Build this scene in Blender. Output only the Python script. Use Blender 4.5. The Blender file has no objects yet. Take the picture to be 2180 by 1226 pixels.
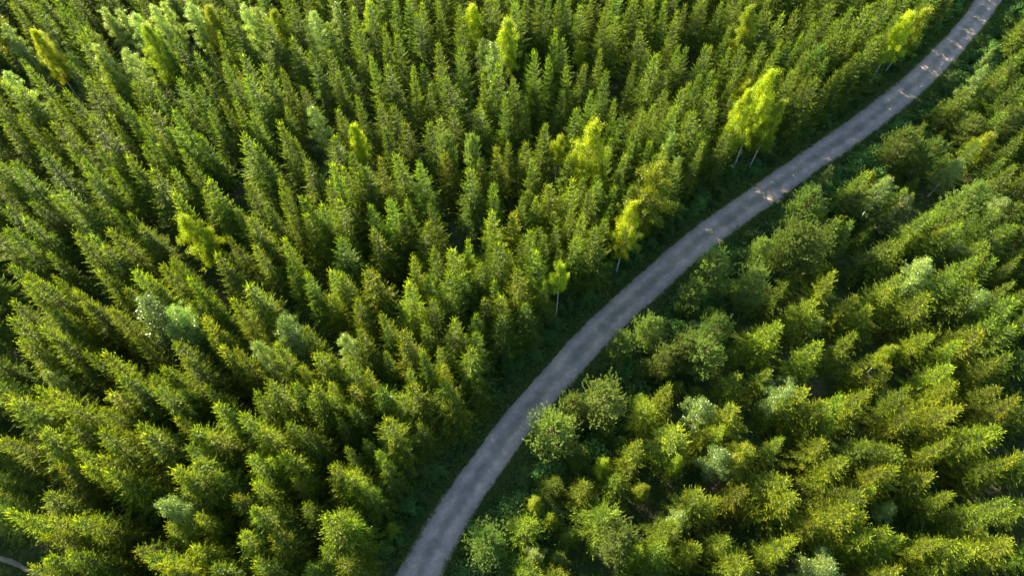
import bpy, math, random
import numpy as np
from mathutils import Vector, Euler
R = math.radians
scene = bpy.context.scene
C = scene.collection
rnd = random.Random(7)
nr = np.random.default_rng(7)

# ------------------------------------------------------------------ camera
CAM_H, PITCH, F_PX = 70.0, 59.0, 1453.3
cam_d = bpy.data.cameras.new('camera'); cam = bpy.data.objects.new('camera', cam_d); C.objects.link(cam)
cam.location = (0, 0, CAM_H); cam.rotation_euler = (R(90 - PITCH), 0, 0)
cam_d.lens = 24; cam_d.sensor_width = 36; cam_d.clip_start = 1; cam_d.clip_end = 20000
scene.camera = cam
# ------------------------------------------------------------------ light
SUN_EL, SUN_FROM = 22.5, -45.0            # elevation; bearing the sun stands at, degrees clockwise from +Y
w = bpy.data.worlds.new('World'); scene.world = w; w.use_nodes = True
nt = w.node_tree
sky = nt.nodes.new('ShaderNodeTexSky'); sky.sky_type = 'NISHITA'; sky.sun_disc = False
sky.sun_elevation = R(SUN_EL); sky.sun_rotation = R(SUN_FROM); sky.ozone_density = 1.2
bg = nt.nodes['Background']; bg.inputs[1].default_value = 0.075
nt.links.new(sky.outputs[0], bg.inputs[0])
sd = bpy.data.lights.new('sun', 'SUN'); sd.energy = 5.0; sd.angle = R(0.5); sd.color = (1.0, 0.85, 0.56)
sun = bpy.data.objects.new('sun', sd); C.objects.link(sun)
az = R(SUN_FROM); el = R(SUN_EL)
sdir = Vector((math.sin(az) * math.cos(el), math.cos(az) * math.cos(el), math.sin(el)))
sun.rotation_euler = sdir.to_track_quat('Z', 'Y').to_euler()
scene.view_settings.view_transform = 'Standard'; scene.view_settings.look = 'None'
scene.view_settings.exposure = 2.4; scene.view_settings.gamma = 1

# ------------------------------------------------------------------ helpers
sp, cp = math.sin(R(PITCH)), math.cos(R(PITCH))
def at(px, py, z=0.0):                    # ground point seen at a photo pixel
    x = (px - 1090) / F_PX; y = (py - 613) / F_PX
    d = (x, cp - y * sp, -sp - y * cp)
    t = (CAM_H - z) / -d[2]
    return (d[0] * t, d[1] * t)
def proj(X, Y, Z):
    Zr = Z - CAM_H
    depth = Y * cp - Zr * sp
    yy = -Y * sp - Zr * cp
    return 1090 + F_PX * X / depth, 613 + F_PX * yy / depth
def tag(o, label=None, cat=None, group=None, kind=None):
    if label: o['label'] = label
    if cat: o['category'] = cat
    if group: o['group'] = group
    if kind: o['kind'] = kind
    return o
def mesh_obj(name, me, parent=None):
    o = bpy.data.objects.new(name, me); C.objects.link(o)
    if parent: o.parent = parent
    return o
def mesh_from(name, verts, quads, mat, attr=None, smooth=False):
    verts = np.asarray(verts, np.float32).reshape(-1, 3); quads = np.asarray(quads, np.int32).reshape(-1, 4)
    me = bpy.data.meshes.new(name)
    me.vertices.add(len(verts)); me.vertices.foreach_set('co', verts.ravel())
    me.loops.add(quads.size); me.loops.foreach_set('vertex_index', quads.ravel())
    me.polygons.add(len(quads))
    me.polygons.foreach_set('loop_start', np.arange(0, quads.size, 4, dtype=np.int32))
    if smooth: me.polygons.foreach_set('use_smooth', np.ones(len(quads), bool))
    me.update(calc_edges=True)
    if attr is not None:
        a = me.attributes.new('tip', 'FLOAT', 'POINT'); a.data.foreach_set('value', np.asarray(attr, np.float32).ravel())
    if mat: me.materials.append(mat)
    return me

# ------------------------------------------------------------------ materials
def nodes(name):
    m = bpy.data.materials.new(name); m.use_nodes = True
    t = m.node_tree
    for n in list(t.nodes):
        if n.type != 'OUTPUT_MATERIAL': t.nodes.remove(n)
    return m, t, t.nodes['Material Output'], (lambda k: t.nodes.new(k)), t.links.new
def ramp(N, stops):
    r = N('ShaderNodeValToRGB'); e = r.color_ramp.elements
    while len(e) < len(stops): e.new(0.5)
    for i, (p, c) in enumerate(stops): e[i].position = p; e[i].color = (*c, 1)
    return r
def foliage(name, old, new, transl, rough=0.55, spec=0.25, trans_amt=0.45, var=0.25):
    """leaf / needle material: colour runs from older growth to this year's tips; each plant differs a little"""
    m, t, out, N, L = nodes(name)
    at_ = N('ShaderNodeAttribute'); at_.attribute_name = 'tip'
    mix = N('ShaderNodeMix'); mix.data_type = 'RGBA'
    mix.inputs[6].default_value = (*old, 1); mix.inputs[7].default_value = (*new, 1)
    L(at_.outputs['Fac'], mix.inputs[0])
    oi = N('ShaderNodeObjectInfo')
    hsv = N('ShaderNodeHueSaturation')
    mr = N('ShaderNodeMapRange'); mr.inputs[3].default_value = 0.495; mr.inputs[4].default_value = 0.520
    L(oi.outputs['Random'], mr.inputs[0]); L(mr.outputs[0], hsv.inputs['Hue'])
    m1 = N('ShaderNodeMath'); m1.operation = 'MULTIPLY'; m1.inputs[1].default_value = 7.31
    m2 = N('ShaderNodeMath'); m2.operation = 'FRACT'
    L(oi.outputs['Random'], m1.inputs[0]); L(m1.outputs[0], m2.inputs[0])
    mv = N('ShaderNodeMapRange'); mv.inputs[3].default_value = 1 - var; mv.inputs[4].default_value = 1 + var
    L(m2.outputs[0], mv.inputs[0]); L(mv.outputs[0], hsv.inputs['Value'])
    L(mix.outputs[2], hsv.inputs['Color'])
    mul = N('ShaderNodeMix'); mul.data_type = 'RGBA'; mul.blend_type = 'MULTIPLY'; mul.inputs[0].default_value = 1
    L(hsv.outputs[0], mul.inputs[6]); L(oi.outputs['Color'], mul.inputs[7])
    b = N('ShaderNodeBsdfPrincipled'); b.inputs['Roughness'].default_value = rough
    b.inputs['Specular IOR Level'].default_value = spec
    L(mul.outputs[2], b.inputs['Base Color'])
    tr = N('ShaderNodeBsdfTranslucent')
    tm = N('ShaderNodeMix'); tm.data_type = 'RGBA'; tm.blend_type = 'MULTIPLY'; tm.inputs[0].default_value = 1
    L(mul.outputs[2], tm.inputs[6]); tm.inputs[7].default_value = (*transl, 1)
    L(tm.outputs[2], tr.inputs['Color'])
    ms = N('ShaderNodeMixShader'); ms.inputs[0].default_value = trans_amt
    L(b.outputs[0], ms.inputs[1]); L(tr.outputs[0], ms.inputs[2]); L(ms.outputs[0], out.inputs[0])
    return m
M = {}
M['spruce'] = foliage('spruce_needles', (0.009, 0.042, 0.017), (0.300, 0.360, 0.006), (1.5, 1.5, 0.35), trans_amt=0.36)  # new growth at the tips; crown shade and sunlight also put into this spread
M['pine'] = foliage('pine_needles', (0.09, 0.15, 0.035), (0.31, 0.39, 0.085), (1.2, 1.2, 0.8))
M['birch'] = foliage('birch_leaves', (0.12, 0.19, 0.012), (0.36, 0.39, 0.012), (1.6, 1.5, 0.5), 0.4, 0.4, 0.5)
M['aspen'] = foliage('aspen_leaves', (0.10, 0.175, 0.035), (0.29, 0.35, 0.085), (1.4, 1.4, 0.5), 0.32, 0.65, 0.4)
M['shrub'] = foliage('shrub_leaves', (0.055, 0.14, 0.04), (0.15, 0.28, 0.05), (1.4, 1.4, 0.6), 0.4, 0.4, 0.35)
M['herb'] = foliage('herb_leaves', (0.07, 0.175, 0.045), (0.20, 0.34, 0.06), (1.4, 1.4, 0.6), 0.5, 0.3, 0.3)
def bark(name, stops, scale, stretch=(1, 1, 0.3)):
    m, t, out, N, L = nodes(name)
    tc = N('ShaderNodeTexCoord'); mp = N('ShaderNodeMapping'); mp.inputs['Scale'].default_value = stretch
    L(tc.outputs['Object'], mp.inputs[0])
    n = N('ShaderNodeTexNoise'); n.inputs['Scale'].default_value = scale; n.inputs['Detail'].default_value = 5
    L(mp.outputs[0], n.inputs[0]); r = ramp(N, stops); L(n.outputs[0], r.inputs[0])
    b = N('ShaderNodeBsdfPrincipled'); b.inputs['Roughness'].default_value = 0.9
    L(r.outputs[0], b.inputs['Base Color'])
    bp = N('ShaderNodeBump'); bp.inputs['Distance'].default_value = 0.02; L(n.outputs[0], bp.inputs['Height']); L(bp.outputs[0], b.inputs['Normal'])
    L(b.outputs[0], out.inputs[0]); return m
M['spruce_bark'] = bark('spruce_bark', [(0.3, (0.035, 0.026, 0.018)), (0.7, (0.09, 0.068, 0.048))], 12)
M['pine_bark'] = bark('pine_bark', [(0.3, (0.06, 0.04, 0.03)), (0.7, (0.16, 0.09, 0.055))], 10)
M['birch_bark'] = bark('birch_bark', [(0.36, (0.04, 0.035, 0.03)), (0.44, (0.55, 0.53, 0.5)), (0.8, (0.72, 0.70, 0.67))], 5, (1, 1, 2.5))
def ground_mat():
    m, t, out, N, L = nodes('forest_floor')
    g = N('ShaderNodeNewGeometry')
    n1 = N('ShaderNodeTexNoise'); n1.inputs['Scale'].default_value = 0.35; n1.inputs['Detail'].default_value = 8; n1.inputs['Roughness'].default_value = 0.65
    n2 = N('ShaderNodeTexNoise'); n2.inputs['Scale'].default_value = 5.5; n2.inputs['Detail'].default_value = 8; n2.inputs['Roughness'].default_value = 0.75
    L(g.outputs['Position'], n1.inputs[0]); L(g.outputs['Position'], n2.inputs[0])
    r1 = ramp(N, [(0.40, (0.030, 0.060, 0.016)), (0.54, (0.055, 0.08, 0.022)), (0.66, (0.12, 0.088, 0.07))])
    L(n1.outputs[0], r1.inputs[0])
    r2 = ramp(N, [(0.30, (0.45, 0.45, 0.45)), (0.7, (1.5, 1.5, 1.4))]); L(n2.outputs[0], r2.inputs[0])
    mx = N('ShaderNodeMix'); mx.data_type = 'RGBA'; mx.blend_type = 'MULTIPLY'; mx.inputs[0].default_value = 1
    L(r1.outputs[0], mx.inputs[6]); L(r2.outputs[0], mx.inputs[7])
    b = N('ShaderNodeBsdfPrincipled'); b.inputs['Roughness'].default_value = 0.95; b.inputs['Specular IOR Level'].default_value = 0.1
    L(mx.outputs[2], b.inputs['Base Color'])
    bp = N('ShaderNodeBump'); bp.inputs['Strength'].default_value = 0.8; bp.inputs['Distance'].default_value = 0.12
    L(n2.outputs[0], bp.inputs['Height']); L(bp.outputs[0], b.inputs['Normal']); L(b.outputs[0], out.inputs[0]); return m
def road_mat():
    """gravel: u = metres along, v = metres off the centre line"""
    m, t, out, N, L = nodes('road_gravel')
    g = N('ShaderNodeNewGeometry'); uv = N('ShaderNodeUVMap'); uv.uv_map = 'road'
    sx = N('ShaderNodeSeparateXYZ'); L(uv.outputs[0], sx.inputs[0])
    ab = N('ShaderNodeMath'); ab.operation = 'ABSOLUTE'; L(sx.outputs[1], ab.inputs[0])
    n1 = N('ShaderNodeTexNoise'); n1.inputs['Scale'].default_value = 0.45; n1.inputs['Detail'].default_value = 9; n1.inputs['Roughness'].default_value = 0.68
    n2 = N('ShaderNodeTexNoise'); n2.inputs['Scale'].default_value = 11.0; n2.inputs['Detail'].default_value = 8; n2.inputs['Roughness'].default_value = 0.8
    n3 = N('ShaderNodeTexVoronoi'); n3.inputs['Scale'].default_value = 7.0
    for n in (n1, n2, n3): L(g.outputs['Position'], n.inputs[0])
    r1 = ramp(N, [(0.36, (0.25, 0.222, 0.198)), (0.50, (0.335, 0.282, 0.245)), (0.62, (0.43, 0.35, 0.29))]); L(n1.outputs[0], r1.inputs[0])
    r2 = ramp(N, [(0.30, (0.5, 0.5, 0.5)), (0.5, (1, 1, 1)), (0.72, (1.6, 1.58, 1.55))]); L(n2.outputs[0], r2.inputs[0])
    mx = N('ShaderNodeMix'); mx.data_type = 'RGBA'; mx.blend_type = 'MULTIPLY'; mx.inputs[0].default_value = 1
    L(r1.outputs[0], mx.inputs[6]); L(r2.outputs[0], mx.inputs[7])
    r3 = ramp(N, [(0.0, (0.55, 0.55, 0.55)), (0.10, (0.8, 0.8, 0.8)), (0.2, (1, 1, 1))]); L(n3.outputs[0], r3.inputs[0])
    mx3 = N('ShaderNodeMix'); mx3.data_type = 'RGBA'; mx3.blend_type = 'MULTIPLY'; mx3.inputs[0].default_value = 1
    L(mx.outputs[2], mx3.inputs[6]); L(r3.outputs[0], mx3.inputs[7])
    # wheel tracks swept cleaner and paler, centre and edges with sparse moss
    wv = N('ShaderNodeMath'); wv.operation = 'MULTIPLY_ADD'; wv.inputs[1].default_value = 1.1; wv.inputs[2].default_value = -0.55
    L(n1.outputs[0], wv.inputs[0])
    ad = N('ShaderNodeMath'); ad.operation = 'ADD'; L(ab.outputs[0], ad.inputs[0]); L(wv.outputs[0], ad.inputs[1])
    tr = ramp(N, [(0.0, (0.80, 0.86, 0.77)), (0.16, (0.92, 0.95, 0.89)), (0.30, (1.26, 1.20, 1.20)), (0.45, (1.26, 1.20, 1.20)), (0.60, (1.04, 1.03, 1.01)), (1.0, (0.72, 0.76, 0.62))])
    dv = N('ShaderNodeMath'); dv.operation = 'DIVIDE'; dv.inputs[1].default_value = 2.2; L(ad.outputs[0], dv.inputs[0]); L(dv.outputs[0], tr.inputs[0])
    mx4 = N('ShaderNodeMix'); mx4.data_type = 'RGBA'; mx4.blend_type = 'MULTIPLY'; mx4.inputs[0].default_value = 1
    L(mx3.outputs[2], mx4.inputs[6]); L(tr.outputs[0], mx4.inputs[7])
    b = N('ShaderNodeBsdfPrincipled'); b.inputs['Roughness'].default_value = 0.85; b.inputs['Specular IOR Level'].default_value = 0.3
    L(mx4.outputs[2], b.inputs['Base Color'])
    bp = N('ShaderNodeBump'); bp.inputs['Strength'].default_value = 0.6; bp.inputs['Distance'].default_value = 0.04
    L(n2.outputs[0], bp.inputs['Height']); L(bp.outputs[0], b.inputs['Normal']); L(b.outputs[0], out.inputs[0]); return m

# ------------------------------------------------------------------ road line and ground height
EL_ = [(837,1226),(860,1187),(894,1130),(924,1080),(957,1030),(987,990),(1020,950),(1060,897),(1087,860),(1127,817),(1160,779),(1194,742),(1230,702),(1260,672),(1294,636),(1330,609),(1360,579),(1394,549),(1420,529),(1453,503),(1503,459),(1576,411),(1630,377),(1670,347),(1720,310),(1770,283),(1806,247),(1853,220),(1876,200),(1916,170),(1953,133),(1993,103),(2020,67),(2053,37),(2073,0)]
ER_ = [(944,1226),(960,1177),(984,1137),(1010,1100),(1044,1044),(1074,997),(1097,964),(1127,917),(1160,877),(1187,847),(1217,815),(1260,766),(1294,732),(1327,702),(1360,669),(1394,642),(1420,619),(1453,587),(1503,539),(1553,499),(1603,472),(1640,446),(1684,409),(1743,363),(1770,347),(1816,317),(1853,290),(1900,260),(1953,213),(1986,183),(2020,147),(2053,110),(2080,77),(2103,43),(2126,17),(2136,0)]
def resample(P, n):
    P = np.array(P); s = np.r_[0, np.cumsum(np.linalg.norm(np.diff(P, axis=0), axis=1))]
    u = np.linspace(0, s[-1], n); return np.stack([np.interp(u, s, P[:, 0]), np.interp(u, s, P[:, 1])], 1)
a = resample([at(*p) for p in EL_], 120); b = resample([at(*p) for p in ER_], 120)
k = np.hanning(15); k /= k.sum()
mid = (a + b) / 2
pad = np.r_[2 * mid[0] - mid[7:0:-1], mid, 2 * mid[-1] - mid[-2:-9:-1]]
mid = np.stack([np.convolve(pad[:, i], k, 'valid') for i in (0, 1)], 1)
d0 = mid[0] - mid[6]; d0 /= np.linalg.norm(d0); d1 = mid[-1] - mid[-7]; d1 /= np.linalg.norm(d1)
CEN = np.r_[[mid[0] + d0 * s for s in (160, 120, 80, 40, 20, 10, 5)], mid, [mid[-1] + d1 * s for s in (5, 10, 20, 40, 80, 160, 300)]]
HALF = 2.0
wid = np.array([min(np.hypot(*(b - m).T).min(), 3) + min(np.hypot(*(a - m).T).min(), 3) for m in mid]) / 2
wid = np.convolve(np.r_[[wid[0]] * 12, wid, [wid[-1]] * 12], np.hanning(25) / np.hanning(25).sum(), 'valid')
HALFS = np.r_[[wid[0]] * 7, wid, [wid[-1]] * 7] + 0.06
print('half widths', HALFS[::12].round(2))
def road_d(x, y):
    """signed distance from the road's centre line, + on the right (east) side"""
    P = np.stack([np.atleast_1d(x), np.atleast_1d(y)], 1).astype(float)
    best = np.full(len(P), 1e9); sg = np.ones(len(P))
    for i in range(0, len(CEN) - 1):
        A = CEN[i]; u = CEN[i + 1] - A
        t = np.clip(((P - A) @ u) / (u @ u), 0, 1)
        q = P - A - t[:, None] * u
        dd = np.hypot(q[:, 0], q[:, 1]); cr = u[0] * q[:, 1] - u[1] * q[:, 0]
        w_ = dd < best; best[w_] = dd[w_]; sg[w_] = np.where(cr[w_] > 0, -1, 1)
    return best * sg
def wav(x, y):
    return (0.35 * np.sin(x * 0.11 + 1.3) * np.cos(y * 0.13) + 0.2 * np.sin(x * 0.31 + y * 0.23) + 0.10 * np.sin(x * 0.9 - y * 0.7) * np.sin(y * 1.1))
def gz(x, y, d=None):
    d = np.abs(road_d(x, y) if d is None else d)
    away = np.clip((d - 2.3) / 6.0, 0, 1)
    ditch = -0.35 * np.exp(-((d - 3.6) / 0.9) ** 2)
    return -0.03 + ditch + away * wav(np.asarray(x), np.asarray(y))
xs = np.r_[-4000, -1500, -600, -300, -160, np.arange(-110, 130, 0.8), 160, 300, 600, 1500, 4000]
ys = np.r_[-4000, -1500, -600, -200, -80, np.arange(-30, 150, 0.8), 200, 300, 600, 1500, 4000]
gx, gy = np.meshgrid(xs, ys); gx, gy = gx.ravel(), gy.ravel()
zz = gz(gx, gy); zz[(np.abs(gx) > 150) | (np.abs(gy) > 190)] = -0.4
near_ext = (gy > 150) | (gy < -30) | (np.abs(gx) > 135); zz[near_ext] = np.minimum(zz[near_ext], -0.05)
nx, ny = len(xs), len(ys)
idx = np.arange(nx * ny).reshape(ny, nx)
q = np.stack([idx[:-1, :-1], idx[:-1, 1:], idx[1:, 1:], idx[1:, :-1]], -1).reshape(-1, 4)
M['ground'] = ground_mat(); M['road'] = road_mat()
o = mesh_obj('ground', mesh_from('ground', np.stack([gx, gy, zz], 1), q, M['ground'], smooth=True)); tag(o, kind='structure')
def strip(name, line, half, mat, z0, wob=0.18, step=0.4, cols=14, hs=None):
    L_ = resample(line, int(np.linalg.norm(np.diff(line, axis=0), axis=1).sum() / step))
    T = np.gradient(L_, axis=0); T /= np.linalg.norm(T, axis=1)[:, None]; Nn = np.stack([T[:, 1], -T[:, 0]], 1)
    s = np.arange(len(L_)) * step
    if hs is not None: half = np.interp(np.linspace(0, 1, len(L_)), np.r_[0, np.cumsum(np.linalg.norm(np.diff(line, axis=0), axis=1))] / np.linalg.norm(np.diff(line, axis=0), axis=1).sum(), hs)
    def edge(ph): return half + wob * (0.5 * np.sin(s * 0.37 + ph) * np.sin(s * 0.11) + np.convolve(nr.normal(0, 1.6, len(s)), np.hanning(9) / 4, 'same') * 0.6) + nr.normal(0, 0.05, len(s))
    el_, er_ = edge(0.3), edge(2.1)
    V, UV = [], []
    for j in range(cols + 1):
        f = j / cols * 2 - 1
        off = np.where(f < 0, f * el_, f * er_)
        z = z0 + 0.07 * (1 - f * f) - 0.03 * math.exp(-((abs(f) - 0.42) / 0.13) ** 2) - (0.14 if abs(f) > 0.999 else 0)
        p = L_ + Nn * off[:, None]
        V.append(np.c_[p, np.full(len(p), z)]); UV.append(np.c_[s, off])
    n = len(L_); V = np.concatenate(V); UV = np.concatenate(UV)
    ii = np.arange(n - 1)
    q = np.concatenate([np.stack([j * n + ii, j * n + ii + 1, (j + 1) * n + ii + 1, (j + 1) * n + ii], 1)[:, ::1] for j in range(cols)])
    me = mesh_from(name, V, q[:, ::-1], mat, smooth=True)
    uvl = me.uv_layers.new(name='road'); uvl.data.foreach_set('uv', UV[q[:, ::-1].ravel()].astype(np.float32).ravel())
    return tag(mesh_obj(name, me), kind='structure')
strip('road', CEN, HALF, M['road'], 0.02, hs=HALFS)
side = np.array([at(-260, 1120), at(-120, 1150), at(0, 1185), at(45, 1202), at(80, 1222), at(150, 1300)])
o = strip('path', side, 0.25, M['road'], 0.0, wob=0.1)
for v in o.data.vertices: v.co.z += float(gz(v.co.x, v.co.y)[0]) + 0.06

# ------------------------------------------------------------------ plant builders (numpy blades)
class Blades:
    def __init__(s): s.p = []; s.d = []; s.l = []; s.w = []; s.t0 = []; s.t1 = []
    def add(s, p, d, l, w, t0=0., t1=1.): s.p.append(p); s.d.append(d); s.l.append(l); s.w.append(w); s.t0.append(t0); s.t1.append(t1)
    def mesh(s, name, mat, rg, crossed=True, sag=0.0):
        P = np.array(s.p); D = np.array(s.d); l = np.array(s.l)[:, None]; w = np.array(s.w)[:, None]
        D /= np.linalg.norm(D, axis=1)[:, None]
        rv = rg.normal(size=D.shape); S = np.cross(D, rv); S /= np.linalg.norm(S, axis=1)[:, None]
        tip = P + D * l - np.array([0, 0, 1]) * sag * l
        m_ = P + D * l * 0.45
        V = [np.stack([P, m_ + S * w, tip, m_ - S * w], 1)]
        if crossed:
            S2 = np.cross(D, S); V.append(np.stack([P, m_ + S2 * w, tip, m_ - S2 * w], 1))
        V = np.concatenate(V)
        n = len(V)
        t0 = np.array(s.t0); t1 = np.array(s.t1); tt = np.stack([t0, (t0 + t1) / 2, t1, (t0 + t1) / 2], 1)
        tt = np.tile(tt, (n // len(P), 1))
        return mesh_from(name, V.reshape(-1, 3), np.arange(n * 4).reshape(-1, 4), mat, tt)
def tubes(name, segs, mat, n=6):
    """segs: list of polylines [(point, radius), ...] -> one mesh"""
    V, Q = [], []
    for line in segs:
        base = len(V)
        for i, (p, r) in enumerate(line):
            a_ = Vector(line[max(i - 1, 0)][0]); b_ = Vector(line[min(i + 1, len(line) - 1)][0]); d = (b_ - a_).normalized()
            u = d.orthogonal().normalized(); v = d.cross(u)
            for k_ in range(n):
                an = 2 * math.pi * k_ / n; V.append(Vector(p) + (u * math.cos(an) + v * math.sin(an)) * r)
        for i in range(len(line) - 1):
            for k_ in range(n):
                Q.append((base + i * n + k_, base + i * n + (k_ + 1) % n, base + (i + 1) * n + (k_ + 1) % n, base + (i + 1) * n + k_))
    return mesh_from(name, [tuple(v) for v in V], Q, mat, smooth=True)

def make_spruce(seed, H=12.0, Rb=2.0, dens=1.0, ragged=0.2):
    rg = np.random.default_rng(seed); B = Blades(); segs = []
    cx = rg.normal(0, 0.12, 2)
    def twig(p, d, l, tone):          # a shoot: short needle sprays all along it
        d = d / np.linalg.norm(d); n_ = max(2, int(l / 0.13))
        for j in range(n_):
            B.add(p + d * l * (j / n_), d * 1.2 + rg.normal(0, 0.24, 3), rg.uniform(0.16, 0.30), 0.030, max(0, tone * 0.5 + rg.uniform(-0.15, 0.1)), max(0, tone * (0.6 + 0.5 * j / n_) + rg.uniform(-0.2, 0.25)))
    def axis(z): return np.array([cx[0] * (z / H) ** 2 * 2, cx[1] * (z / H) ** 2 * 2, z])
    z = H - 0.45; az0 = rg.uniform(0, 6.28)
    # leader shoot
    for k_ in range(16):
        zz_ = H - 0.55 + 0.5 * k_ / 16; an = rg.uniform(0, 6.28)
        B.add(axis(zz_), np.array([math.cos(an) * 0.8, math.sin(an) * 0.8, 1.0]), 0.13, 0.03, 0.6, 1.0)
    B.add(axis(H - 0.6), np.array([0, 0, 1.0]), 1.0, 0.055, 0.7, 1.2)
    step = 0.50
    while z > 1.3:
        f = (H - z) / H
        L0 = Rb * min(1.0, (f * 1.27) ** 1.22) + 0.13
        if f > 0.72: L0 *= 1 - (f - 0.72) * 1.0
        nb = 6 if f < 0.08 else 8
        az0 += 2.4
        for b_ in range(nb + (2 if f > 0.2 else 0)):
            inter = b_ >= nb
            an = az0 + 6.283 * b_ / nb + rg.normal(0, 0.28); tone = rg.uniform(-0.25, 0.2); bend = rg.normal(0, 0.12)
            L1 = L0 * rg.uniform(1 - ragged, 1 + ragged * 0.7) * (0.7 if inter else 1)
            zz_ = z + (rg.uniform(-0.3, 0.05) if inter else rg.normal(0, 0.05))
            rise = 0.75 - 2.6 * f if f < 0.35 else -0.16 - 0.30 * (f - 0.35)
            o_ = axis(zz_); hd = np.array([math.cos(an), math.sin(an), 0.0]); sd_ = np.array([-hd[1], hd[0], 0.0])
            rise += rg.normal(0, 0.09)
            def pt(t): return o_ + hd * L1 * t + sd_ * (bend * L1 * t * t) + np.array([0, 0, L1 * (rise * t + (0.26 if f > 0.2 else 0.1) * t * t)])
            fine = 1.0 if f < 0.6 else 0.6
            n = max(3, int(L1 / 0.085 * dens * fine))
            wsc = 1.0 if f < 0.6 else 1.35
            for i in range(n):
                t = (i + 0.6) / n
                if t < 0.12: continue
                p = pt(t); tg = pt(min(t + 0.05, 1.05)) - p; tg /= np.linalg.norm(tg)
                tl = (0.37 * (1.08 - t) ** 0.8 + 0.09) * min(1.0, 0.45 + L1 * 0.40) * rg.uniform(0.55, 1.3)
                for sg in (-1, 1):
                    dirv = tg * rg.uniform(0.6, 1.0) + sd_ * sg * rg.uniform(0.65, 1.0) + np.array([0, 0, rg.uniform(-0.26, 0.10)])
                    dirv /= np.linalg.norm(dirv)
                    twig(p, dirv, tl, max(0, rg.uniform(0.4, 1.1) + tone))
                    if tl > 0.30:   # forked twiglets
                        q_ = p + dirv * tl * 0.45
                        twig(q_, dirv * 0.7 + tg * 0.8 + np.array([0, 0, rg.uniform(-0.1, 0.35)]), tl * 0.55, max(0, rg.uniform(0.4, 1.1) + tone))
                if rg.random() < 0.6:
                    twig(p, tg * 0.5 + np.array([0, 0, -0.9]) + sd_ * rg.normal(0, 0.3), tl * 0.7, 0.3)
                if rg.random() < 0.15:
                    twig(p, tg * 0.8 + np.array([0, 0, 0.7]) + sd_ * rg.normal(0, 0.4), tl * 0.5, 0.9)
            e = pt(0.93); twig(e, pt(1.0) - pt(0.9) + np.array([0, 0, 0.03]), 0.62, 1.0)
            if f > 0.12 and not inter:
                segs.append([(tuple(o_), 0.013), (tuple(pt(0.6)), 0.006)])
        z -= step * (1.16 if f < 0.5 else 1.3) * rg.uniform(0.85, 1.15)
    me = B.mesh('spruce_crown', M['spruce'], rg, crossed=False)
    tr = tubes('spruce_trunk', [[(tuple(axis(zq)), max(0.012, 0.12 * (1 - zq / H) + 0.01)) for zq in (0, 0.3, 1, 2.5, 4.5, 6.5, 8.5, 10.3, 11.4, 11.9)]] + segs[:60], M['spruce_bark'], 5)
    return me, tr

def make_pine(seed, H=9.0, Rb=2.3, full=0.78):
    rg = np.random.default_rng(seed); B = Blades(); segs = [[((0, 0, 0), 0.15), ((0.05, 0, H * 0.4), 0.11), ((0.0, 0.05, H * 0.7), 0.07), ((0, 0, H * 0.97), 0.02)]]
    zc = H * (1 - full / 2) ; hh = H * full / 2
    z = H - 0.3; az0 = 0
    while z > H * (1 - full):
        u = (z - zc) / hh
        L0 = Rb * math.sqrt(max(0.05, 1 - abs(u + 0.15) ** 2.3 * (0.85 if u > 0 else 0.8)))
        if u > 0.55: L0 *= 0.95 - (u - 0.55) * 0.9
        nb = 7; az0 += 1.9
        for b_ in range(nb):
            an = az0 + 6.283 * b_ / nb + rg.normal(0, 0.5); L1 = L0 * rg.uniform(0.5, 1.15)
            hd = np.array([math.cos(an), math.sin(an), 0.0]); sd_ = np.array([-hd[1], hd[0], 0]); o_ = np.array([0, 0, z + rg.normal(0, 0.1)])
            rise = 0.15 + 0.7 * max(u, 0)
            def pt(t): return o_ + hd * L1 * t + np.array([0, 0, L1 * (rise * t * 0.6 + 0.30 * t * t)])
            segs.append([(tuple(o_), 0.03), (tuple(pt(0.5)), 0.016), (tuple(pt(0.9)), 0.006)])
            n = int(4 + L1 * 8)
            for i in range(n):
                t = 0.22 + 0.78 * (i + rg.random()) / n
                off = rg.uniform(-1, 1) * (0.45 * (1.15 - t) + 0.25) * L1 * 0.7
                c = pt(t) + sd_ * off + np.array([0, 0, rg.uniform(-0.08, 0.22)])
                ax = hd * (0.15 + 0.3 * t) + rg.normal(0, 0.22, 3) + np.array([0, 0, rg.uniform(0.7, 1.2)]); ax /= np.linalg.norm(ax)
                tl = rg.uniform(0.28, 0.48)
                for k_ in range(18):
                    q_ = c + ax * tl * (k_ / 18.0) * 0.95
                    nd = ax * rg.uniform(0.8, 1.5) + rg.normal(0, 0.55, 3)
                    B.add(q_, nd, rg.uniform(0.11, 0.17), 0.018, 0.05 + 0.3 * rg.random(), 0.35 + 0.65 * (k_ / 17))
        z -= 0.40 * rg.uniform(0.85, 1.15)
    return B.mesh('pine_crown', M['pine'], rg), tubes('pine_trunk', segs, M['pine_bark'], 5)

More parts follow.
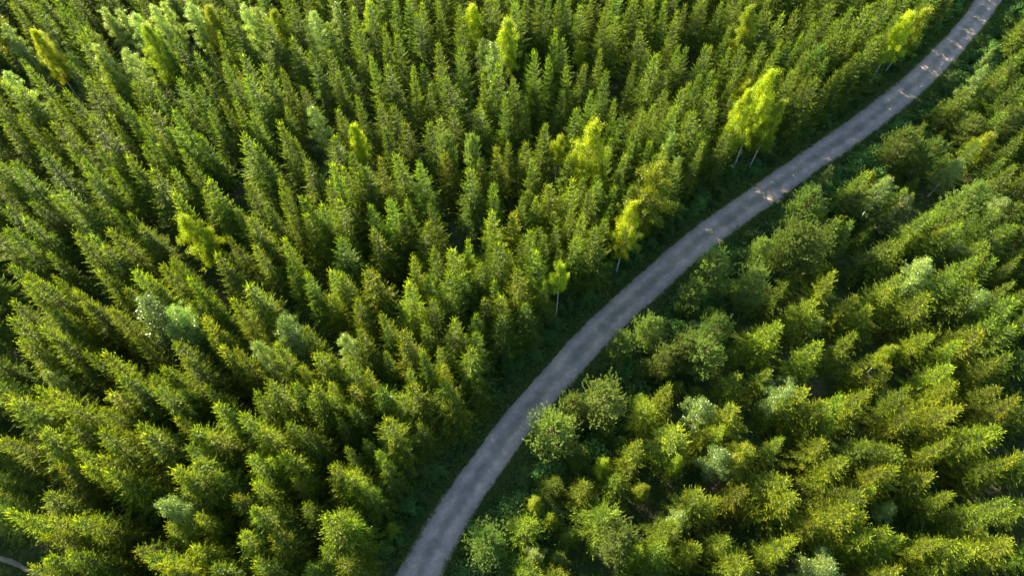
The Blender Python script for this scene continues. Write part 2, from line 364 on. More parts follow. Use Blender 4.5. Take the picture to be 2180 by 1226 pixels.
def make_broadleaf(seed, H, Rb, low, mat, barkm, name, droop=0.5, ncl=260, per=42, leaf=0.085, top=0.9, spread=0.36, asc=1.0):
    """limbs that carry leafy twigs; the crown is an uneven egg from H*low to H"""
    rg = np.random.default_rng(seed); B = Blades(); segs = []
    bend = rg.normal(0, 0.25, 2)
    def axis(z): return np.array([bend[0] * (z / H) ** 2, bend[1] * (z / H) ** 2, z])
    segs.append([(tuple(axis(H * f)), max(0.008, 0.0095 * H * (1 - f) ** 1.9 + 0.006)) for f in (0, 0.03, 0.15, 0.3, 0.45, 0.6, 0.74, 0.82)])
    lob = rg.uniform(0, 6.28, 3)
    nl = max(10, int(ncl / 9))
    for li in range(nl):
        f = low + (0.96 - low) * ((li + rg.random()) / nl)
        u = (f - low) / (1 - low)
        env = (math.sin(math.pi * min(1, (u * 0.86 + 0.14)) ** top)) ** 0.75 if u < 1 else 0.1
        an = li * 2.399 + rg.normal(0, 0.3)
        if top > 0.75: env *= 1 - 0.5 * u ** 2.2
        Lr = Rb * env * rg.uniform(0.65, 1.15) * (1 + 0.18 * math.sin(2 * an + lob[0] + 4 * u))
        o_ = axis(H * max(f - 0.07 * asc, 0.02)); hd = np.array([math.cos(an), math.sin(an), 0])
        def pt(t): return o_ + hd * Lr * t + np.array([0, 0, Lr * (asc * (1.1 * t - 0.55 * t * t))])
        segs.append([(tuple(o_), 0.018), (tuple(pt(0.5)), 0.011), (tuple(pt(0.95)), 0.004)])
        nc = max(2, int(round(9 * (0.35 + env))))
        for c_ in range(nc):
            t = 0.25 + 0.78 * (c_ + rg.random()) / nc
            c = pt(t) + rg.normal(0, spread * 0.55, 3) * np.array([1, 1, 0.7])
            t0 = rg.uniform(0, 0.55)
            for k_ in range(per):
                s_ = rg.random()
                off = rg.normal(0, spread * 0.5, 3) * (1 - 0.3 * s_); off[2] -= droop * s_ * 0.9
                d_ = rg.normal(0, 1, 3); d_[2] -= droop
                B.add(c + off, d_, leaf * rg.uniform(0.8, 1.5), leaf * rg.uniform(0.35, 0.5), t0 + rg.uniform(0, 0.2), t0 + rg.uniform(0.15, 0.45))
    return B.mesh(name + '_crown', mat, rg, crossed=False), tubes(name + '_trunk', segs, barkm, 6)

SPR = [make_spruce(11, 12, 1.95), make_spruce(12, 12, 1.75, 1, 0.28), make_spruce(13, 12, 2.15, 1, 0.22), make_spruce(14, 12, 1.85, 1.1, 0.15),
       make_spruce(15, 12, 2.05, 0.95, 0.33), make_spruce(16, 12, 1.6, 1.1, 0.2), make_spruce(17, 12, 2.25, 1, 0.28), make_spruce(19, 12, 1.45, 0.9, 0.4), make_spruce(20, 12, 2.4, 0.85, 0.45), make_spruce(18, 12, 1.9, 1, 0.3)]
SPB = make_spruce(23, 12, 3.2, 1.15, 0.3)
PIN = [make_pine(31), make_pine(32, 9, 2.0), make_pine(33, 9, 2.5), make_pine(34, 9, 2.2, 0.85)]
BIR = [make_broadleaf(s, 13, r_, lo, M['birch'], M['birch_bark'], 'birch', 0.6, 430, 50, 0.095, 0.80, 0.30) for s, r_, lo in ((41, 1.75, 0.3), (42, 1.6, 0.36), (43, 1.9, 0.3))]
BSM = [make_broadleaf(44, 11, 1.25, 0.58, M['birch'], M['birch_bark'], 'birch', 0.75, 230, 46, 0.09, 0.85, 0.27)]
ASP = [make_broadleaf(s, 12, r_, lo, M['aspen'], M['birch_bark'], 'aspen', 0.2, 330, 40, 0.10, 0.85, 0.32) for s, r_, lo in ((51, 1.8, 0.2), (52, 1.5, 0.25), (53, 2.0, 0.25))]
SHR = [make_broadleaf(s, 1.6, 0.8, 0.03, M['shrub'], M['spruce_bark'], 'shrub', 0.1, 70, 26, 0.10, 0.7, 0.26, 0.5) for s in (61, 62, 63)]

# ------------------------------------------------------------------ tree tops read off the photograph, in nine tiles (3x pixels)
# plain = spruce; b birch, w pale aspen, p pine, k small; *s size, ^h height in metres
T = {}
T[(0, 0)] = """20 130w 160 160b 10 430w 240 170w 630 30w 740 40w 830 60w 480 150w 430 310wk 790 290w 600 250w 940 5w 1030 -20w 1190 -10w 1300 0b 1560 0w 1640 20w 1740 30b 1990 60w 2130 0w 1985 640w 890 130b 60 20 200 30 330 20 430 30 520 210 200 420 440 390 600 330 560 180 1440 60 1500 140 1840 20 1870 240 2100 170 1680 130 1000 200 1100 240 1250 330 1380 220 1000 560 910 600 820 540 720 480 600 500 500 520 400 560 100 560 30 520 1180 410 1120 510 1250 560 1330 470 1440 420 1600 480 1540 380 1800 450 1710 420 2000 330 2100 330 1930 550 1820 690 1500 650 1420 620 1610 720 1350 720 1680 560 2140 470 2160 700 700 750 560 760 360 780 270 820 340 620 130 740 30 800 800 640 860 740 990 700 1100 680 960 850 1060 800 1150 840 1270 850 1540 870 1640 930 1770 800 1870 880 600 930 700 960 430 930 500 1010 240 980 1180 960 900 930 1000 920 820 1000 540 1100 60 1060 1090 1090 1280 1150 1550 1170 1970 1040 2100 880 2140 1040 2080 1150 1800 1170 700 1090 930 1080"""
T[(1, 0)] = """830 0b 1050 70b 1530 250bk 880 230w 970 230w 410 10 180 20 40 60 620 10 500 20 740 40 990 10 1190 0 1110 20 930 -10 1300 0 1380 0 1450 0 1540 40 1600 0 1680 50 1760 100 1880 0 1980 10 2090 10 2160 70 130 170 280 170 350 210 490 110 750 180 620 270 760 310 200 350 290 410 430 420 520 400 120 330 30 430 700 460 650 430 900 480 980 430 1110 130 1110 500 1240 330 1230 490 1360 190 1430 250 1340 370 1450 420 1650 310 1680 460 1950 210 2010 330 1860 420 2060 470 2150 300 2170 570 100 620 230 660 340 660 540 560 720 670 890 690 560 770 650 770 70 770b*0.7 290 820 380 800 640 880p*0.8^12 810 870p*0.8^12 1050 620 1180 640 1400 600 1500 680 1300 800 1750 640 1700 760 2000 680 2110 670 1930 720 1600 600 60 970 150 1050 240 1020 380 990 700 970 500 1060 990 930 1060 910 1170 920 1220 1020 880 1040 810 1070 1390 860b*0.8 1590 730b^16*1.15 2020 980b^17*1.2 1850 900 2150 1050 1450 1150 1340 1170 960 1180 1750 1180 20 1060 100 1140"""
T[(2, 0)] = """30 20 140 20 230 10 370 20 470 10b 560 70 640 90 740 80 830 170 960 40 1080 50 1190 20 1310 20 940 220 900 320p 1000 200 160 290 380 280 300 330 20 300 110 490 230 650 110 690 970 430 850 500 780 340 740 430 1190 280 1120 340 1060 410 1300 230 1220 190 1480 40b^15 1570 0b^15 600 410b^17*0.85 450 520b^16*0.8 520 480b^15*0.7 640 590b^14*0.9 560 430 700 460 2000 300wk 1950 400w*0.8^9 1820 580*1.1 1900 750p 1450 840p^8 1620 900p^8 1240 1080b*0.6^7 960 1050w*0.6^6 1170 1110^8 2150 380 2080 430 2170 500 2050 520 2000 830 1920 890 1780 1000w 2050 740 2140 700 2170 880 1560 800^8 1330 1130w^8 1430 1190 840 1200p^7 1890 1190 2070 1000 2150 1060 1650 650k 2110 590"""
T[(0, 1)] = """1160 80b 1670 240wk 1460 390wk 880 680w*1.25 1090 710w 1780 770w*0.8 1620 950w*0.8 250 1150w*0.8 1080 840w*0.7 1420 870wk 30 110 230 20 340 10 430 20 530 60 130 150 740 90 830 150 700 210 900 200 1070 10 1260 0 1340 10 1400 40 1520 110 1600 130 1700 80 1790 10 1880 130 1950 150 2030 80 2150 50 1960 20 590 270 680 340 470 260 300 390 30 220 60 470 190 500 130 600 260 560 360 560 650 500 860 490 940 550 1030 460 1120 440 1200 540 1380 380 1490 290 1650 360 1800 300 1860 470 1960 540 2120 490 2080 630 2150 300 1590 580*1.2 1490 700 1220 700 1290 790 800 610 480 650 560 700 690 730 30 720 60 830 330 780 290 900 130 960 410 920 440 760 550 1000 640 1020 1340 920 1420 970 1500 1000 1920 850 1760 950 2100 1030 2040 1050 1140 960*1.2 1180 1050 860 960 800 1190 960 1190 1060 1100 1900 1100"""
T[(1, 1)] = """1870 40b^14 1410 440b^12*0.8 30 890w*0.8 30 80 190 90 290 40 400 40 370 140 600 80 230 250 950 10 960 110*1.1 1240 30 1390 10*1.1 1100 140 1210 260 510 250 450 430 600 360 790 290 730 360 1000 370*1.2 1080 380 1250 380 1140 480*1.2 850 460 180 490*1.1 10 530 640 520 390 590 70 670 1010 640 930 680*1.25 280 780 550 830*1.2 110 890 400 910 510 1010 650 1080 820 960*1.1 150 1160 20 1100 1550 170 1650 210 1470 130 2060 560p*0.6^5 1980 810p^8 1800 920p^7*0.8 2100 990p^8"""
T[(2, 1)] = """840 10p^9 240 420p*1.05^9 500 520p*1.15^9 80 590p*0.9^8 550 310p^8*0.85 830 240p*1.2^10 720 260p*0.9^9 240 810p*0.9^9 170 960p*1.15^9 60 940p*0.9^8 1000 190 1100 180 1330 310 990 500 1100 660 850 690*1.15 590 830*1.1 1400 540*1.1 1330 600 1590 650*1.1 1230 740 1110 900*1.1 1600 860*1.1 1230 1060 870 960 1350 1150 1740 1100 560 1130 350 1160 1120 20p 1450 20w 1640 80 1830 10 1960 70 2080 30w 2150 60 1740 180 1880 140 2030 120 2150 210 1700 230 1590 120 1600 430w 1460 270 1790 300w*0.8 1920 310 2050 230 2150 330 1950 390 1840 430 1730 520 2010 440 2170 420 2100 560 1980 640w 2150 700 2070 700 1880 580 2140 860 2000 800 1900 860 1800 950 2100 1050 1980 1080 900 800wk^5 700 1180wk"""
T[(0, 2)] = """1040 720w*0.9 30 60 80 90 210 40 320 50 440 80 650 120 700 0 830 20 960 0 1020 0 1350 20 1150 20 1160 190 1260 240 1340 300 1380 140 1600 50 1740 10 1860 20 1980 20 2080 0 1570 220 1650 280 2060 90 2140 60 1830 250 1950 300 890 240 840 310 930 320 390 250 170 350 30 330 600 370 470 440 650 480 350 530 740 560 560 520 1170 410 1240 470 1090 570 1200 600 1340 590 1590 440 1730 430 1820 450 1880 580 2110 520 1620 640 1480 700 1960 790 40 820 200 750 460 830 620 890 300 950 340 860 900 1030 990 1060 430 1080 270 1130 1240 840 1080 930 1240 1050 1540 830 1650 830 1760 810 1720 970 1480 970 2130 780 2060 1050 2120 920 1660 1160 1050 1130 1110 1180 180 1210"""
T[(1, 2)] = """300 220*1.9^13 70 0 250 10 480 30^11 650 20^10 710 100^9 30 570 30 1090 870 30^9 1680 50p*1.1^9 1500 110p*0.9^7 1360 250p*1.1^8 2090 10 1990 100 2140 270 2160 470b*0.6^8 1690 470b*0.6^7 1880 390 1790 600*0.9^8 1940 650b*0.6^7 1570 640^7 1690 800^9 1240 720b*0.5^6 1150 900^7 930 980p^8 1240 1060w*0.6^6 1800 940p*1.1^9 1940 1030 2060 1070 2150 830w*0.7 2110 900 1350 820k^6 1210 1170^8 1370 1200 30 850^11 300 900k"""
T[(2, 2)] = """800 50 640 110 260 240 160 300 1020 110 920 150 700 10w 1200 20 1460 50 1470 190 1740 20 1730 130 2000 270*1.15 1890 290 2010 20 2150 110 150 110w 340 150 920 360 1280 340 1200 380 1440 420 1720 370 440 390b 300 430w 1050 490*1.1 1390 530 1560 570 1300 560 2150 470 2040 500 590 590*1.1 400 650 130 710 200 720 710 690 1230 700 1140 680 1360 770wk 1760 700 1900 790 1090 830*1.1 1160 830 870 850 290 990 90 1000 440 1100 700 1010 1300 970 1420 970 1210 960 1780 980 1660 1000 2060 1000 2130 1010 1920 1040 1420 1190 950 1180w 1840 1110"""
import re
side_pts = resample(side, 30)
items = []          # dict(kind, x, y, h, s)
def parse():
    for (cx_, cy_), txt in T.items():
        tok = txt.split(); i = 0
        while i < len(tok):
            m = re.match(r'(-?\d+)([bwpk]*)(.*)$', tok[i + 1]); X = float(tok[i]); Y = float(m.group(1)); i += 2
            fl = m.group(2); ex = m.group(3)
            s = re.search(r'\*([\d.]+)', ex); h = re.search(r'\^([\d.]+)', ex)
            yield (727 * cx_ + X / 3 - (1 if cx_ == 2 else 0), 409 * cy_ + Y / 3 - (1 if cy_ == 2 else 0), fl, float(s.group(1)) if s else 1.0, float(h.group(1)) if h else None)
for px, py, fl, s, h in parse():
    kind = 'b' if 'b' in fl else 'w' if 'w' in fl else 'p' if 'p' in fl else 's'
    right = None
    h0 = h
    if h0 is None:
        x0, y0 = at(px, py, 11); right = road_d(x0, y0)[0] > 0
        h0 = {'s': 12.2, 'b': 13, 'w': 12, 'p': 9}[kind] * (0.74 if right else 0.95) * rnd.uniform(0.85, 1.14)
        if 'k' in fl: h0 *= 0.6
    if 'k' in fl: s *= 0.6
    if right and h is None and py < 560:
        h0 *= 0.92
        if kind == 's' and rnd.random() < 0.2: kind = rnd.choice('ppb')
    ok = False
    for hh_ in [h0] + [h0 * f for f in (0.93, 1.07, 0.86, 1.14, 0.78, 0.7, 0.6, 0.5)]:
        x, y = at(px, py, hh_); rd = road_d(x, y)[0]
        if -4.0 < rd < 3.9: continue
        if px < 300 and any(math.hypot(x - q_[0], y - q_[1] + 0.6) < 1.7 for q_ in side_pts): continue
        if any((x - t['x']) ** 2 + (y - t['y']) ** 2 < 1.1 ** 2 for t in items[-400:]): continue
        ok = True; break
    if not ok: continue
    items.append(dict(k=kind, x=x, y=y, h=hh_, s=(s * (0.72 if kind == 'p' else 0.95 if kind in 'bw' else 1)) * rnd.uniform(0.9 if (kind != 's' or s > 1.4) else 0.72, 1.26) * (1.14 if rd > 0 else 1.08 if py > 800 else 0.95), px=px, py=py, listed=True))
# trees the photo half hides, rows added to shade the road, and the wood going on round the frame
pts = [(t['x'], t['y']) for t in items]
cell = {}
def key(x, y): return (int(x // 3), int(y // 3))
for p in pts: cell.setdefault(key(*p), []).append(p)
def near(x, y, r):
    kx, ky = key(x, y)
    for i in (-1, 0, 1):
        for j in (-1, 0, 1):
            for q_ in cell.get((kx + i, ky + j), ()):
                if (q_[0] - x) ** 2 + (q_[1] - y) ** 2 < r * r: return True
    return False
cand = [(rnd.uniform(-95, 115), rnd.uniform(-16, 135)) for _ in range(26000)]
cd = road_d([c[0] for c in cand], [c[1] for c in cand])
for (x, y), rd in zip(cand, cd):
    if -4.6 < rd < 6.5: continue
    if any(math.hypot(x - q_[0], y - q_[1]) < 2.6 for q_ in side_pts): continue
    ux, uy = proj(x, y, 11.5)
    inside = -10 < ux < 2190 and -10 < uy < 1236
    if ux < -420 or ux > 2600 or uy < -420 or uy > 1750: continue
    if inside:
        if -5.2 < rd < 7.0: continue
        young = 0 < rd < 13
        edge = -15 < rd < 0  # edge trees added denser and taller to block sun patches on the road
        if near(x, y, 1.75 if edge else 1.9 if young else 3.1): continue
        h = rnd.uniform(2.5, 5.5) if young else rnd.uniform(9.0, 11.2) if edge else rnd.uniform(6.0, 10); s = rnd.uniform(0.7, 1.0)
    else:
        if near(x, y, 2.7): continue
        h = rnd.uniform(10, 13) * (0.76 if rd > 0 else 0.95); s = rnd.uniform(0.9, 1.1)
    cell.setdefault(key(x, y), []).append((x, y))
    k_ = 's' if rnd.random() < 0.96 else rnd.choice('wb')
    tx, ty = proj(x, y, h)
    items.append(dict(k=k_, x=x, y=y, h=h, s=s, px=tx, py=ty, listed=False))
zs = gz(np.array([t['x'] for t in items]), np.array([t['y'] for t in items]))
for t, z in zip(items, zs): t['z'] = float(z)
def vis(t):
    bx, by = proj(t['x'], t['y'], 0)
    return (-25 < t['px'] < 2205 and -25 < t['py'] < 1245) or (-10 < (t['px'] + bx) / 2 < 2190 and -10 < (t['py'] + by) / 2 < 1236)
for t in items: t['vis'] = vis(t)

# ------------------------------------------------------------------ labels: each tree is told by the nearest landmark tree
LM = [(1210, 560, 'the lone roadside birch'), (1350, 422, 'the white-trunked verge birch'), (1257, 245, 'the tallest golden birch'),
      (1005, 3, 'the top-edge golden birch'), (1653, 137, 'the golden birch clump'), (1946, 15, 'the upper right roadside birch'),
      (827, 890, 'the broad verge spruce'), (1167, 900, 'the round roadside pine'), (1533, 548, 'the dome-shaped pine'),
      (1510, 730, 'the big clearing pine'), (1733, 412, 'the lone gap pine'), (295, 636, 'the biggest silvery tree'),
      (540, 725, 'the small white-leaved tree'), (663, 213, 'the slim glinting aspen'), (388, 435, 'the yellow tree left of centre'),
      (263, 96, 'the brightest top-left aspen'), (347, 1057, 'the white-flecked lower-left tree'), (1036, 1143, 'the star-shaped bottom pine'),
      (940, 293, 'the two grey upper pines'), (2119, 906, 'the large low-right spruce'), (1700, 832, 'the tall sunlit right spruce'),
      (1649, 1013, 'the yellow lower-right spruce'), (2103, 133, 'the pale upper-right aspen'), (1003, 636, 'the bushy spruce pair')]
CORN = [(0, 0, 'the top left corner'), (2180, 1226, 'the bottom right corner'), (0, 1226, 'the bottom left corner'), (0, 620, 'the left edge midpoint'),
        (2180, 560, 'the right edge midpoint'), (700, 1226, 'the bottom edge left of road'), (1450, 1226, 'the bottom edge right of road')]
DIRS = ['right of', 'upper right of', 'above', 'upper left of', 'left of', 'lower left of', 'below', 'lower right of']
ORD = ['nearest', 'second', 'third', 'fourth', 'fifth', 'sixth', 'seventh', 'eighth', 'ninth', 'tenth', 'eleventh', 'twelfth', 'thirteenth', 'fourteenth', 'fifteenth', 'sixteenth', 'seventeenth', 'eighteenth', 'nineteenth', 'twentieth']
def relate(ts):
    bins = {}
    for t in ts:
        best = None
        for li, (lx, ly, nm) in enumerate(LM + CORN):
            dx, dy = t['px'] - lx, t['py'] - ly; d = math.hypot(dx, dy)
            if d < 14 and li < len(LM): continue
            if best is None or d < best[0]: best = (d, dx, dy, li)
        d, dx, dy, li = best
        sec = int(((math.degrees(math.atan2(-dy, dx)) + 22.5) % 360) // 45)
        bins.setdefault((t['k'], li, sec), []).append((d, t))
    for (k_, li, sec), lst in bins.items():
        lst.sort(key=lambda e: e[0])
        for r_, (d, t) in enumerate(lst):
            nm = (LM + CORN)[li][2]
            t['rel'] = ORD[min(r_, 19)] + ' ' + DIRS[sec] + ' ' + nm
relate([t for t in items if t['vis']])
special = {}
for lx, ly, nm in LM:
    t = min((t for t in items if t['listed']), key=lambda t: (t['px'] - lx) ** 2 + (t['py'] - ly) ** 2)
    special[id(t)] = nm
FULL = {
 'the lone roadside birch': 'lone thin birch with bare white lower trunk beside the gravel road',
 'the white-trunked verge birch': 'yellow-green birch with white trunk on the verge, below a bigger golden birch',
 'the tallest golden birch': 'tallest golden birch with a long drooping crown in the middle of the wood',
 'the top-edge golden birch': 'slender golden birch touching the top edge among dark spruces',
 'the golden birch clump': 'tallest birch of the golden clump leaning above the road',
 'the upper right roadside birch': 'yellow birch leaning over the verge near the top right stretch of road',
 'the broad verge spruce': 'broad bushy sunlit spruce standing apart on the lower left verge',
 'the round roadside pine': 'round pale pine pressing against the right edge of the gravel road',
 'the dome-shaped pine': 'dome-shaped pale pine beside the middle bend of the road',
 'the big clearing pine': 'big pale pine with upright shoots below the dome-shaped pine',
 'the lone gap pine': 'pale grey-green pine alone at a gap right of the road',
 'the biggest silvery tree': 'biggest silvery white-leaved tree among spruces on the left',
 'the small white-leaved tree': 'small white-leaved tree squeezed between spruces, lower left',
 'the slim glinting aspen': 'slim glinting aspen among dark spruces left of centre',
 'the yellow tree left of centre': 'yellow-leaved narrow birch beside a dark gap, left of centre',
 'the brightest top-left aspen': 'brightest white glinting aspen of the top left group',
 'the white-flecked lower-left tree': 'white-flecked round tree above the dark hollow at lower left',
 'the star-shaped bottom pine': 'pale star-shaped pine at the bottom edge just right of the road',
 'the two grey upper pines': 'grey round-topped pine, left one of two among upper middle spruces',
 'the large low-right spruce': 'large yellow-green spruce near the lower part of the right edge',
 'the tall sunlit right spruce': 'tall sunlit spruce between the pine clearing and the right edge',
 'the yellow lower-right spruce': 'yellow-green spruce in the lower right, alone above a dark hollow',
 'the pale upper-right aspen': 'pale bushy aspen right of the road near the upper right corner',
 'the bushy spruce pair': 'tall bushy spruce at the left wood edge, topmost of a close pair'}
SPEC = {'s': ('spruce_tree', 'spruce', 'green spruce tree', 'spruces of the dense planted wood'), 'b': ('birch_tree', 'birch', 'yellow-green birch', 'birches scattered in the wood'),
        'w': ('aspen_tree', 'aspen', 'pale silvery broadleaf tree', 'pale broadleaf trees scattered in the wood'), 'p': ('pine_tree', 'pine', 'pale bushy pine', 'pines beside the gravel road')}
def place_tree(t):
    name, cat, desc, grp = SPEC[t['k']]
    if t['k'] == 's' and id(t) in special and t['s'] > 1.5: src = SPB; H0 = 12.0; widen = 1.0
    elif t['k'] == 's': src = rnd.choice(SPR); H0 = 12.0; widen = t['s'] * rnd.uniform(0.95, 1.08)
    elif t['k'] == 'p': src = rnd.choice(PIN); H0 = 9.0; widen = t['s']
    elif t['k'] == 'b': src = BSM[0] if (t['s'] < 1.0 and 10.5 < t['h'] < 12.7 and abs(t['px'] - 1200) < 40) else rnd.choice(BIR); H0 = 11.0 if src is BSM[0] else 13.0; widen = t['s']
    else: src = rnd.choice(ASP); H0 = 12.0; widen = t['s']
    r = bpy.data.objects.new(name, None); r.empty_display_size = 0.3; C.objects.link(r)
    r.location = (t['x'], t['y'], t['z'] - 0.05)
    hs = (t['h'] - t['z']) / H0 * (1.06 if t['k'] in 'bw' else 1)
    wd = widen * (0.55 + 0.45 * hs) if t['k'] != 's' else widen * (0.6 + 0.4 * hs)
    r.scale = (wd, wd, hs)
    r.rotation_euler = (rnd.gauss(0, 0.02), rnd.gauss(0, 0.02), rnd.uniform(0, 6.28))
    cr = mesh_obj('crown', src[0], r); tr = mesh_obj('trunk', src[1], r)
    v = rnd.uniform(0.8, 1.2); warm = 0.0
    if t['k'] == 's':        # light over the wood put into crown colour: cooler above, yellower near and right
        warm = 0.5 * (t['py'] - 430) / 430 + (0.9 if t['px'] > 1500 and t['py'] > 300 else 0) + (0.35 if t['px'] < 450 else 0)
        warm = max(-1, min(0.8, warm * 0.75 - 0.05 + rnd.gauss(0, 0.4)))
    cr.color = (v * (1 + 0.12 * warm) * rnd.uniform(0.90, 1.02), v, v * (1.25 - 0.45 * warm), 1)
    if t['k'] == 'p': v = 0.95 + 0.3 * rnd.random()
    if t['k'] != 's': cr.color = (v * rnd.uniform(0.92, 1.02), v, v, 1)
    if t['k'] == 'w' and t['px'] < 700 and t['py'] < 170: cr.color = (1.5, 1.4, 1.8, 1)  # sun glint put into the leaf colour of these aspens
    if id(t) in special and t['k'] == 'b': cr.color = (1.2, 1.25, 1, 1)
    if id(t) in special: lab = FULL[special[id(t)]]
    else: lab = desc + ', ' + t['rel']
    tag(r, lab, cat, grp)
    return r
vs = [t for t in items if t['vis']]
spr = sorted([t for t in vs if t['k'] == 's'], key=lambda t: (not t['listed'], math.hypot(t['x'], math.hypot(t['y'], CAM_H - t['h']))))
indiv = spr[:300]; ids = {id(t) for t in indiv}
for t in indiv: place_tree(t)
for t in vs:
    if t['k'] != 's': place_tree(t)
rest = [t for t in items if (t['k'] == 's' and id(t) not in ids) or (t['k'] != 's' and not t['vis'])]
print('trees', len(items), 'visible', len(vs), 'spruce vis', len(spr), 'stuff', len(rest))
# the rest of the wood: one object, geometry nodes put a spruce on every point
def scatter(name, ts, srcs, H0):
    me = bpy.data.meshes.new(name); me.vertices.add(len(ts))
    me.vertices.foreach_set('co', np.array([(t['x'], t['y'], t['z'] - 0.05) for t in ts], np.float32).ravel())
    def at_(n, ty, vals):
        a_ = me.attributes.new(n, ty, 'POINT'); a_.data.foreach_set('vector' if ty == 'FLOAT_VECTOR' else 'value', np.array(vals, np.float32 if ty != 'INT' else np.int32).ravel())
    at_('rot', 'FLOAT_VECTOR', [(rnd.gauss(0, .02), rnd.gauss(0, .02), rnd.uniform(0, 6.28)) for _ in ts])
    sc = []
    for t in ts:
        hs = (t['h'] - t['z']) / H0; wd = t['s'] * rnd.uniform(0.85, 1.2) * (0.6 + 0.4 * hs); sc.append((wd, wd, hs))
    at_('scl', 'FLOAT_VECTOR', sc); at_('var', 'INT', [rnd.randrange(len(srcs)) for _ in ts])
    o = mesh_obj(name, me)
    ng = bpy.data.node_groups.new(name, 'GeometryNodeTree'); ng.interface.new_socket('Geometry', in_out='INPUT', socket_type='NodeSocketGeometry'); ng.interface.new_socket('Geometry', in_out='OUTPUT', socket_type='NodeSocketGeometry')
    gi = ng.nodes.new('NodeGroupInput'); go = ng.nodes.new('NodeGroupOutput')
    g2i = ng.nodes.new('GeometryNodeGeometryToInstance')
    for c_, t_ in reversed(srcs):
        j = ng.nodes.new('GeometryNodeJoinGeometry')
        for ob in (c_, t_):
            oi = ng.nodes.new('GeometryNodeObjectInfo'); oi.inputs['Object'].default_value = ob; oi.transform_space = 'ORIGINAL'
            ng.links.new(oi.outputs['Geometry'], j.inputs[0])
        gt = ng.nodes.new('GeometryNodeGeometryToInstance'); ng.links.new(j.outputs[0], gt.inputs[0])
        if 'jj' not in locals(): jj = ng.nodes.new('GeometryNodeJoinGeometry')
        ng.links.new(gt.outputs[0], jj.inputs[0])
    ng.nodes.remove(g2i)
    iop = ng.nodes.new('GeometryNodeInstanceOnPoints'); ng.links.new(gi.outputs[0], iop.inputs['Points']); ng.links.new(jj.outputs[0], iop.inputs['Instance'])
    iop.inputs['Pick Instance'].default_value = True
    def named(n, ty):
        a_ = ng.nodes.new('GeometryNodeInputNamedAttribute'); a_.data_type = ty; a_.inputs['Name'].default_value = n; return a_.outputs['Attribute']
    ng.links.new(named('var', 'INT'), iop.inputs['Instance Index'])
    ng.links.new(named('rot', 'FLOAT_VECTOR'), iop.inputs['Rotation']); ng.links.new(named('scl', 'FLOAT_VECTOR'), iop.inputs['Scale'])
    ng.links.new(iop.outputs[0], go.inputs[0])
    md = o.modifiers.new('scatter', 'NODES'); md.node_group = ng
    return o
by_mesh = {}
for o in C.objects:
    if o.type == 'MESH' and o.parent: by_mesh.setdefault(o.data.name, o)
srcs = [(by_mesh[c_.name], by_mesh[t_.name]) for c_, t_ in SPR if c_.name in by_mesh]
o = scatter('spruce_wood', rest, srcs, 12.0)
o.color = (0.86, 0.95, 1.5, 1)  # same cool light tint put into the far crowns' colour
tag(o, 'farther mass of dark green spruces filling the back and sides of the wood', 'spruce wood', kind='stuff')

# ------------------------------------------------------------------ shrubs on the verges
shr = []
tries = 0
while len(shr) < 290 and tries < 20000:
    tries += 1
    i = rnd.randrange(7, len(CEN) - 8); A = CEN[i]; Tn = CEN[i + 1] - CEN[i]; Tn /= np.linalg.norm(Tn)
    sgn = rnd.choice((-1, 1)); off = rnd.uniform(2.9, 5.2) if sgn < 0 else rnd.uniform(3.2, 8.5)
    x = A[0] + Tn[1] * off * sgn + rnd.uniform(-.3, .3); y = A[1] - Tn[0] * off * sgn + rnd.uniform(-.3, .3)
    px, py = proj(x, y, 0.8)
    if not (5 < px < 2175 and 5 < py < 1221): continue
    if any((x - q_[0]) ** 2 + (y - q_[1]) ** 2 < 1.0 for q_ in shr): continue
    if near(x, y, 1.0): continue
    shr.append((x, y, px, py, sgn, off, rnd.uniform(0.6, 1.4) if sgn < 0 or off < 4 else rnd.uniform(0.8, 2.1)))
sh_items = [dict(k='h', px=s_[2], py=s_[3]) for s_ in shr]
relate(sh_items)
for s_, it in zip(shr, sh_items):
    x, y, px, py, sgn, off, sc = s_
    src = rnd.choice(SHR)
    r = bpy.data.objects.new('shrub', None); C.objects.link(r)
    r.location = (x, y, float(gz(x, y)[0]) - 0.03); sc *= 0.75 if off < 3.6 else 1.0
    r.scale = (sc, sc, sc * rnd.uniform(0.8, 1.1)); r.rotation_euler = (0, 0, rnd.uniform(0, 6.28))
    cr = mesh_obj('leaves', src[0], r); mesh_obj('stem', src[1], r)
    v = rnd.uniform(0.75, 1.3); cr.color = (v * rnd.uniform(0.85, 1.3), v, v, 1)
    tag(r, 'low leafy verge shrub, ' + it['rel'], 'shrub', 'shrubs along the gravel road')

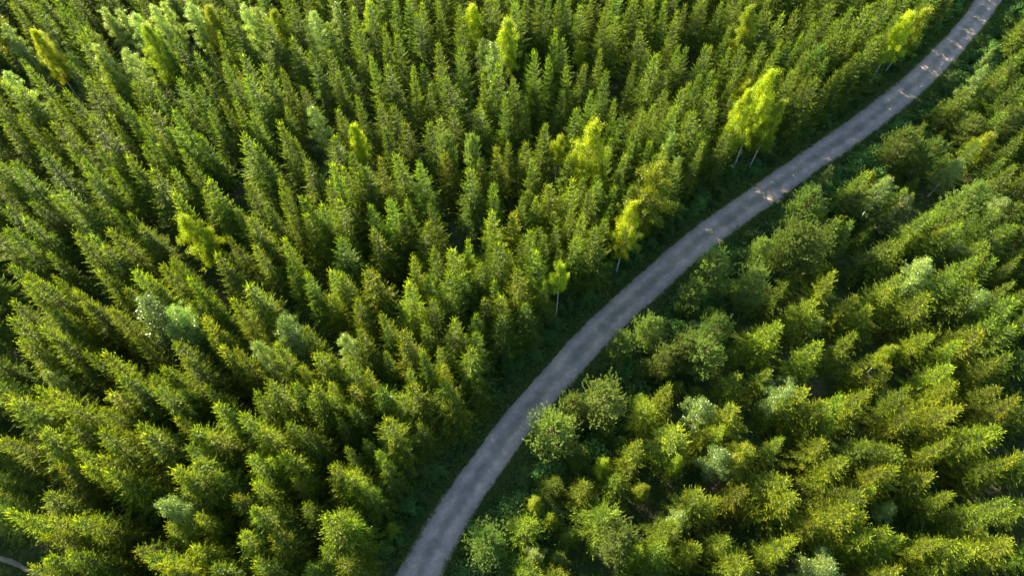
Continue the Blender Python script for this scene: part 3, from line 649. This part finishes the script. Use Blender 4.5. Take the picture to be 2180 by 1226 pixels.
# ------------------------------------------------------------------ grass and herbs
def carpet(name, n, lo, hi, hgt, wid, per, mat, label, cat, rg, bias=1.6, lean=0.9, everywhere=0):
    i = rg.integers(5, len(CEN) - 6, n); f = rg.random(n)[:, None]
    P = CEN[i] * (1 - f) + CEN[i + 1] * f; Tn = CEN[i + 1] - CEN[i]; Tn /= np.linalg.norm(Tn, axis=1)[:, None]
    sg = rg.choice([-1.0, 1.0], n); off = (lo + (hi - lo) * rg.random(n) ** bias) * sg
    P = P + np.stack([Tn[:, 1], -Tn[:, 0]], 1) * off[:, None]
    if everywhere: P = np.r_[P, np.stack([rg.uniform(-75, 95, everywhere), rg.uniform(-8, 105, everywhere)], 1)]
    px, py = proj(P[:, 0], P[:, 1], 0.0)
    ok = (px > -150) & (px < 2330) & (py > -120) & (py < 1330); P = P[ok]
    d = road_d(P[:, 0], P[:, 1]); ok = np.abs(d) > lo - 0.05; P = P[ok]; d = d[ok]
    clump = 0.55 + 0.45 * np.sin(P[:, 0] * 1.3 + 2 * np.sin(P[:, 1] * 0.9)) * np.sin(P[:, 1] * 1.7 + P[:, 0] * 0.4)
    P = P[rg.random(len(P)) < 0.35 + clump * 0.65]
    Z = gz(P[:, 0], P[:, 1])
    base = np.repeat(np.c_[P, Z], per, 0); m_ = len(base)
    base[:, :2] += rg.normal(0, wid * 2.2, (m_, 2))
    D = np.c_[rg.normal(0, lean, (m_, 2)), np.abs(rg.normal(1, 0.35, m_))]; D /= np.linalg.norm(D, axis=1)[:, None]
    l = hgt * rg.uniform(0.5, 1.3, (m_, 1)); S = np.cross(D, rg.normal(size=D.shape)); S /= np.linalg.norm(S, axis=1)[:, None]
    base[:, 2] += (rg.random(m_) * hgt * 0.8) if per > 3 else 0
    mid_ = base + D * l * 0.5
    ww = wid * rg.uniform(0.6, 1.3, (m_, 1))
    V = np.stack([base, mid_ + S * ww, base + D * l, mid_ - S * ww], 1)
    t0 = np.repeat(rg.random(m_)[:, None], 4, 1)
    me = mesh_from(name, V.reshape(-1, 3), np.arange(m_ * 4).reshape(-1, 4), mat, t0)
    return tag(mesh_obj(name, me), label, cat, kind='stuff')
M['grass'] = foliage('grass_blades', (0.09, 0.165, 0.035), (0.23, 0.31, 0.07), (1.3, 1.3, 0.6), 0.6, 0.2, 0.3)
carpet('grass', 75000, HALF - 0.25, 5.6, 0.26, 0.022, 3, M['grass'], 'short dull green grass growing along both verges of the road', 'grass', np.random.default_rng(3), 1.3)
carpet('undergrowth', 22000, HALF + 0.6, 10.5, 0.26, 0.05, 7, M['herb'], 'low leafy undergrowth of herbs and seedlings beneath the trees and verges', 'undergrowth', np.random.default_rng(4), 0.9, 1.2, 14000)

carpet('roadside_weeds', 9000, 1.55, 2.7, 0.22, 0.04, 6, M['grass'], 'ragged tufts of weeds creeping over the gravel edges', 'weeds', np.random.default_rng(5), 0.55, 1.1)
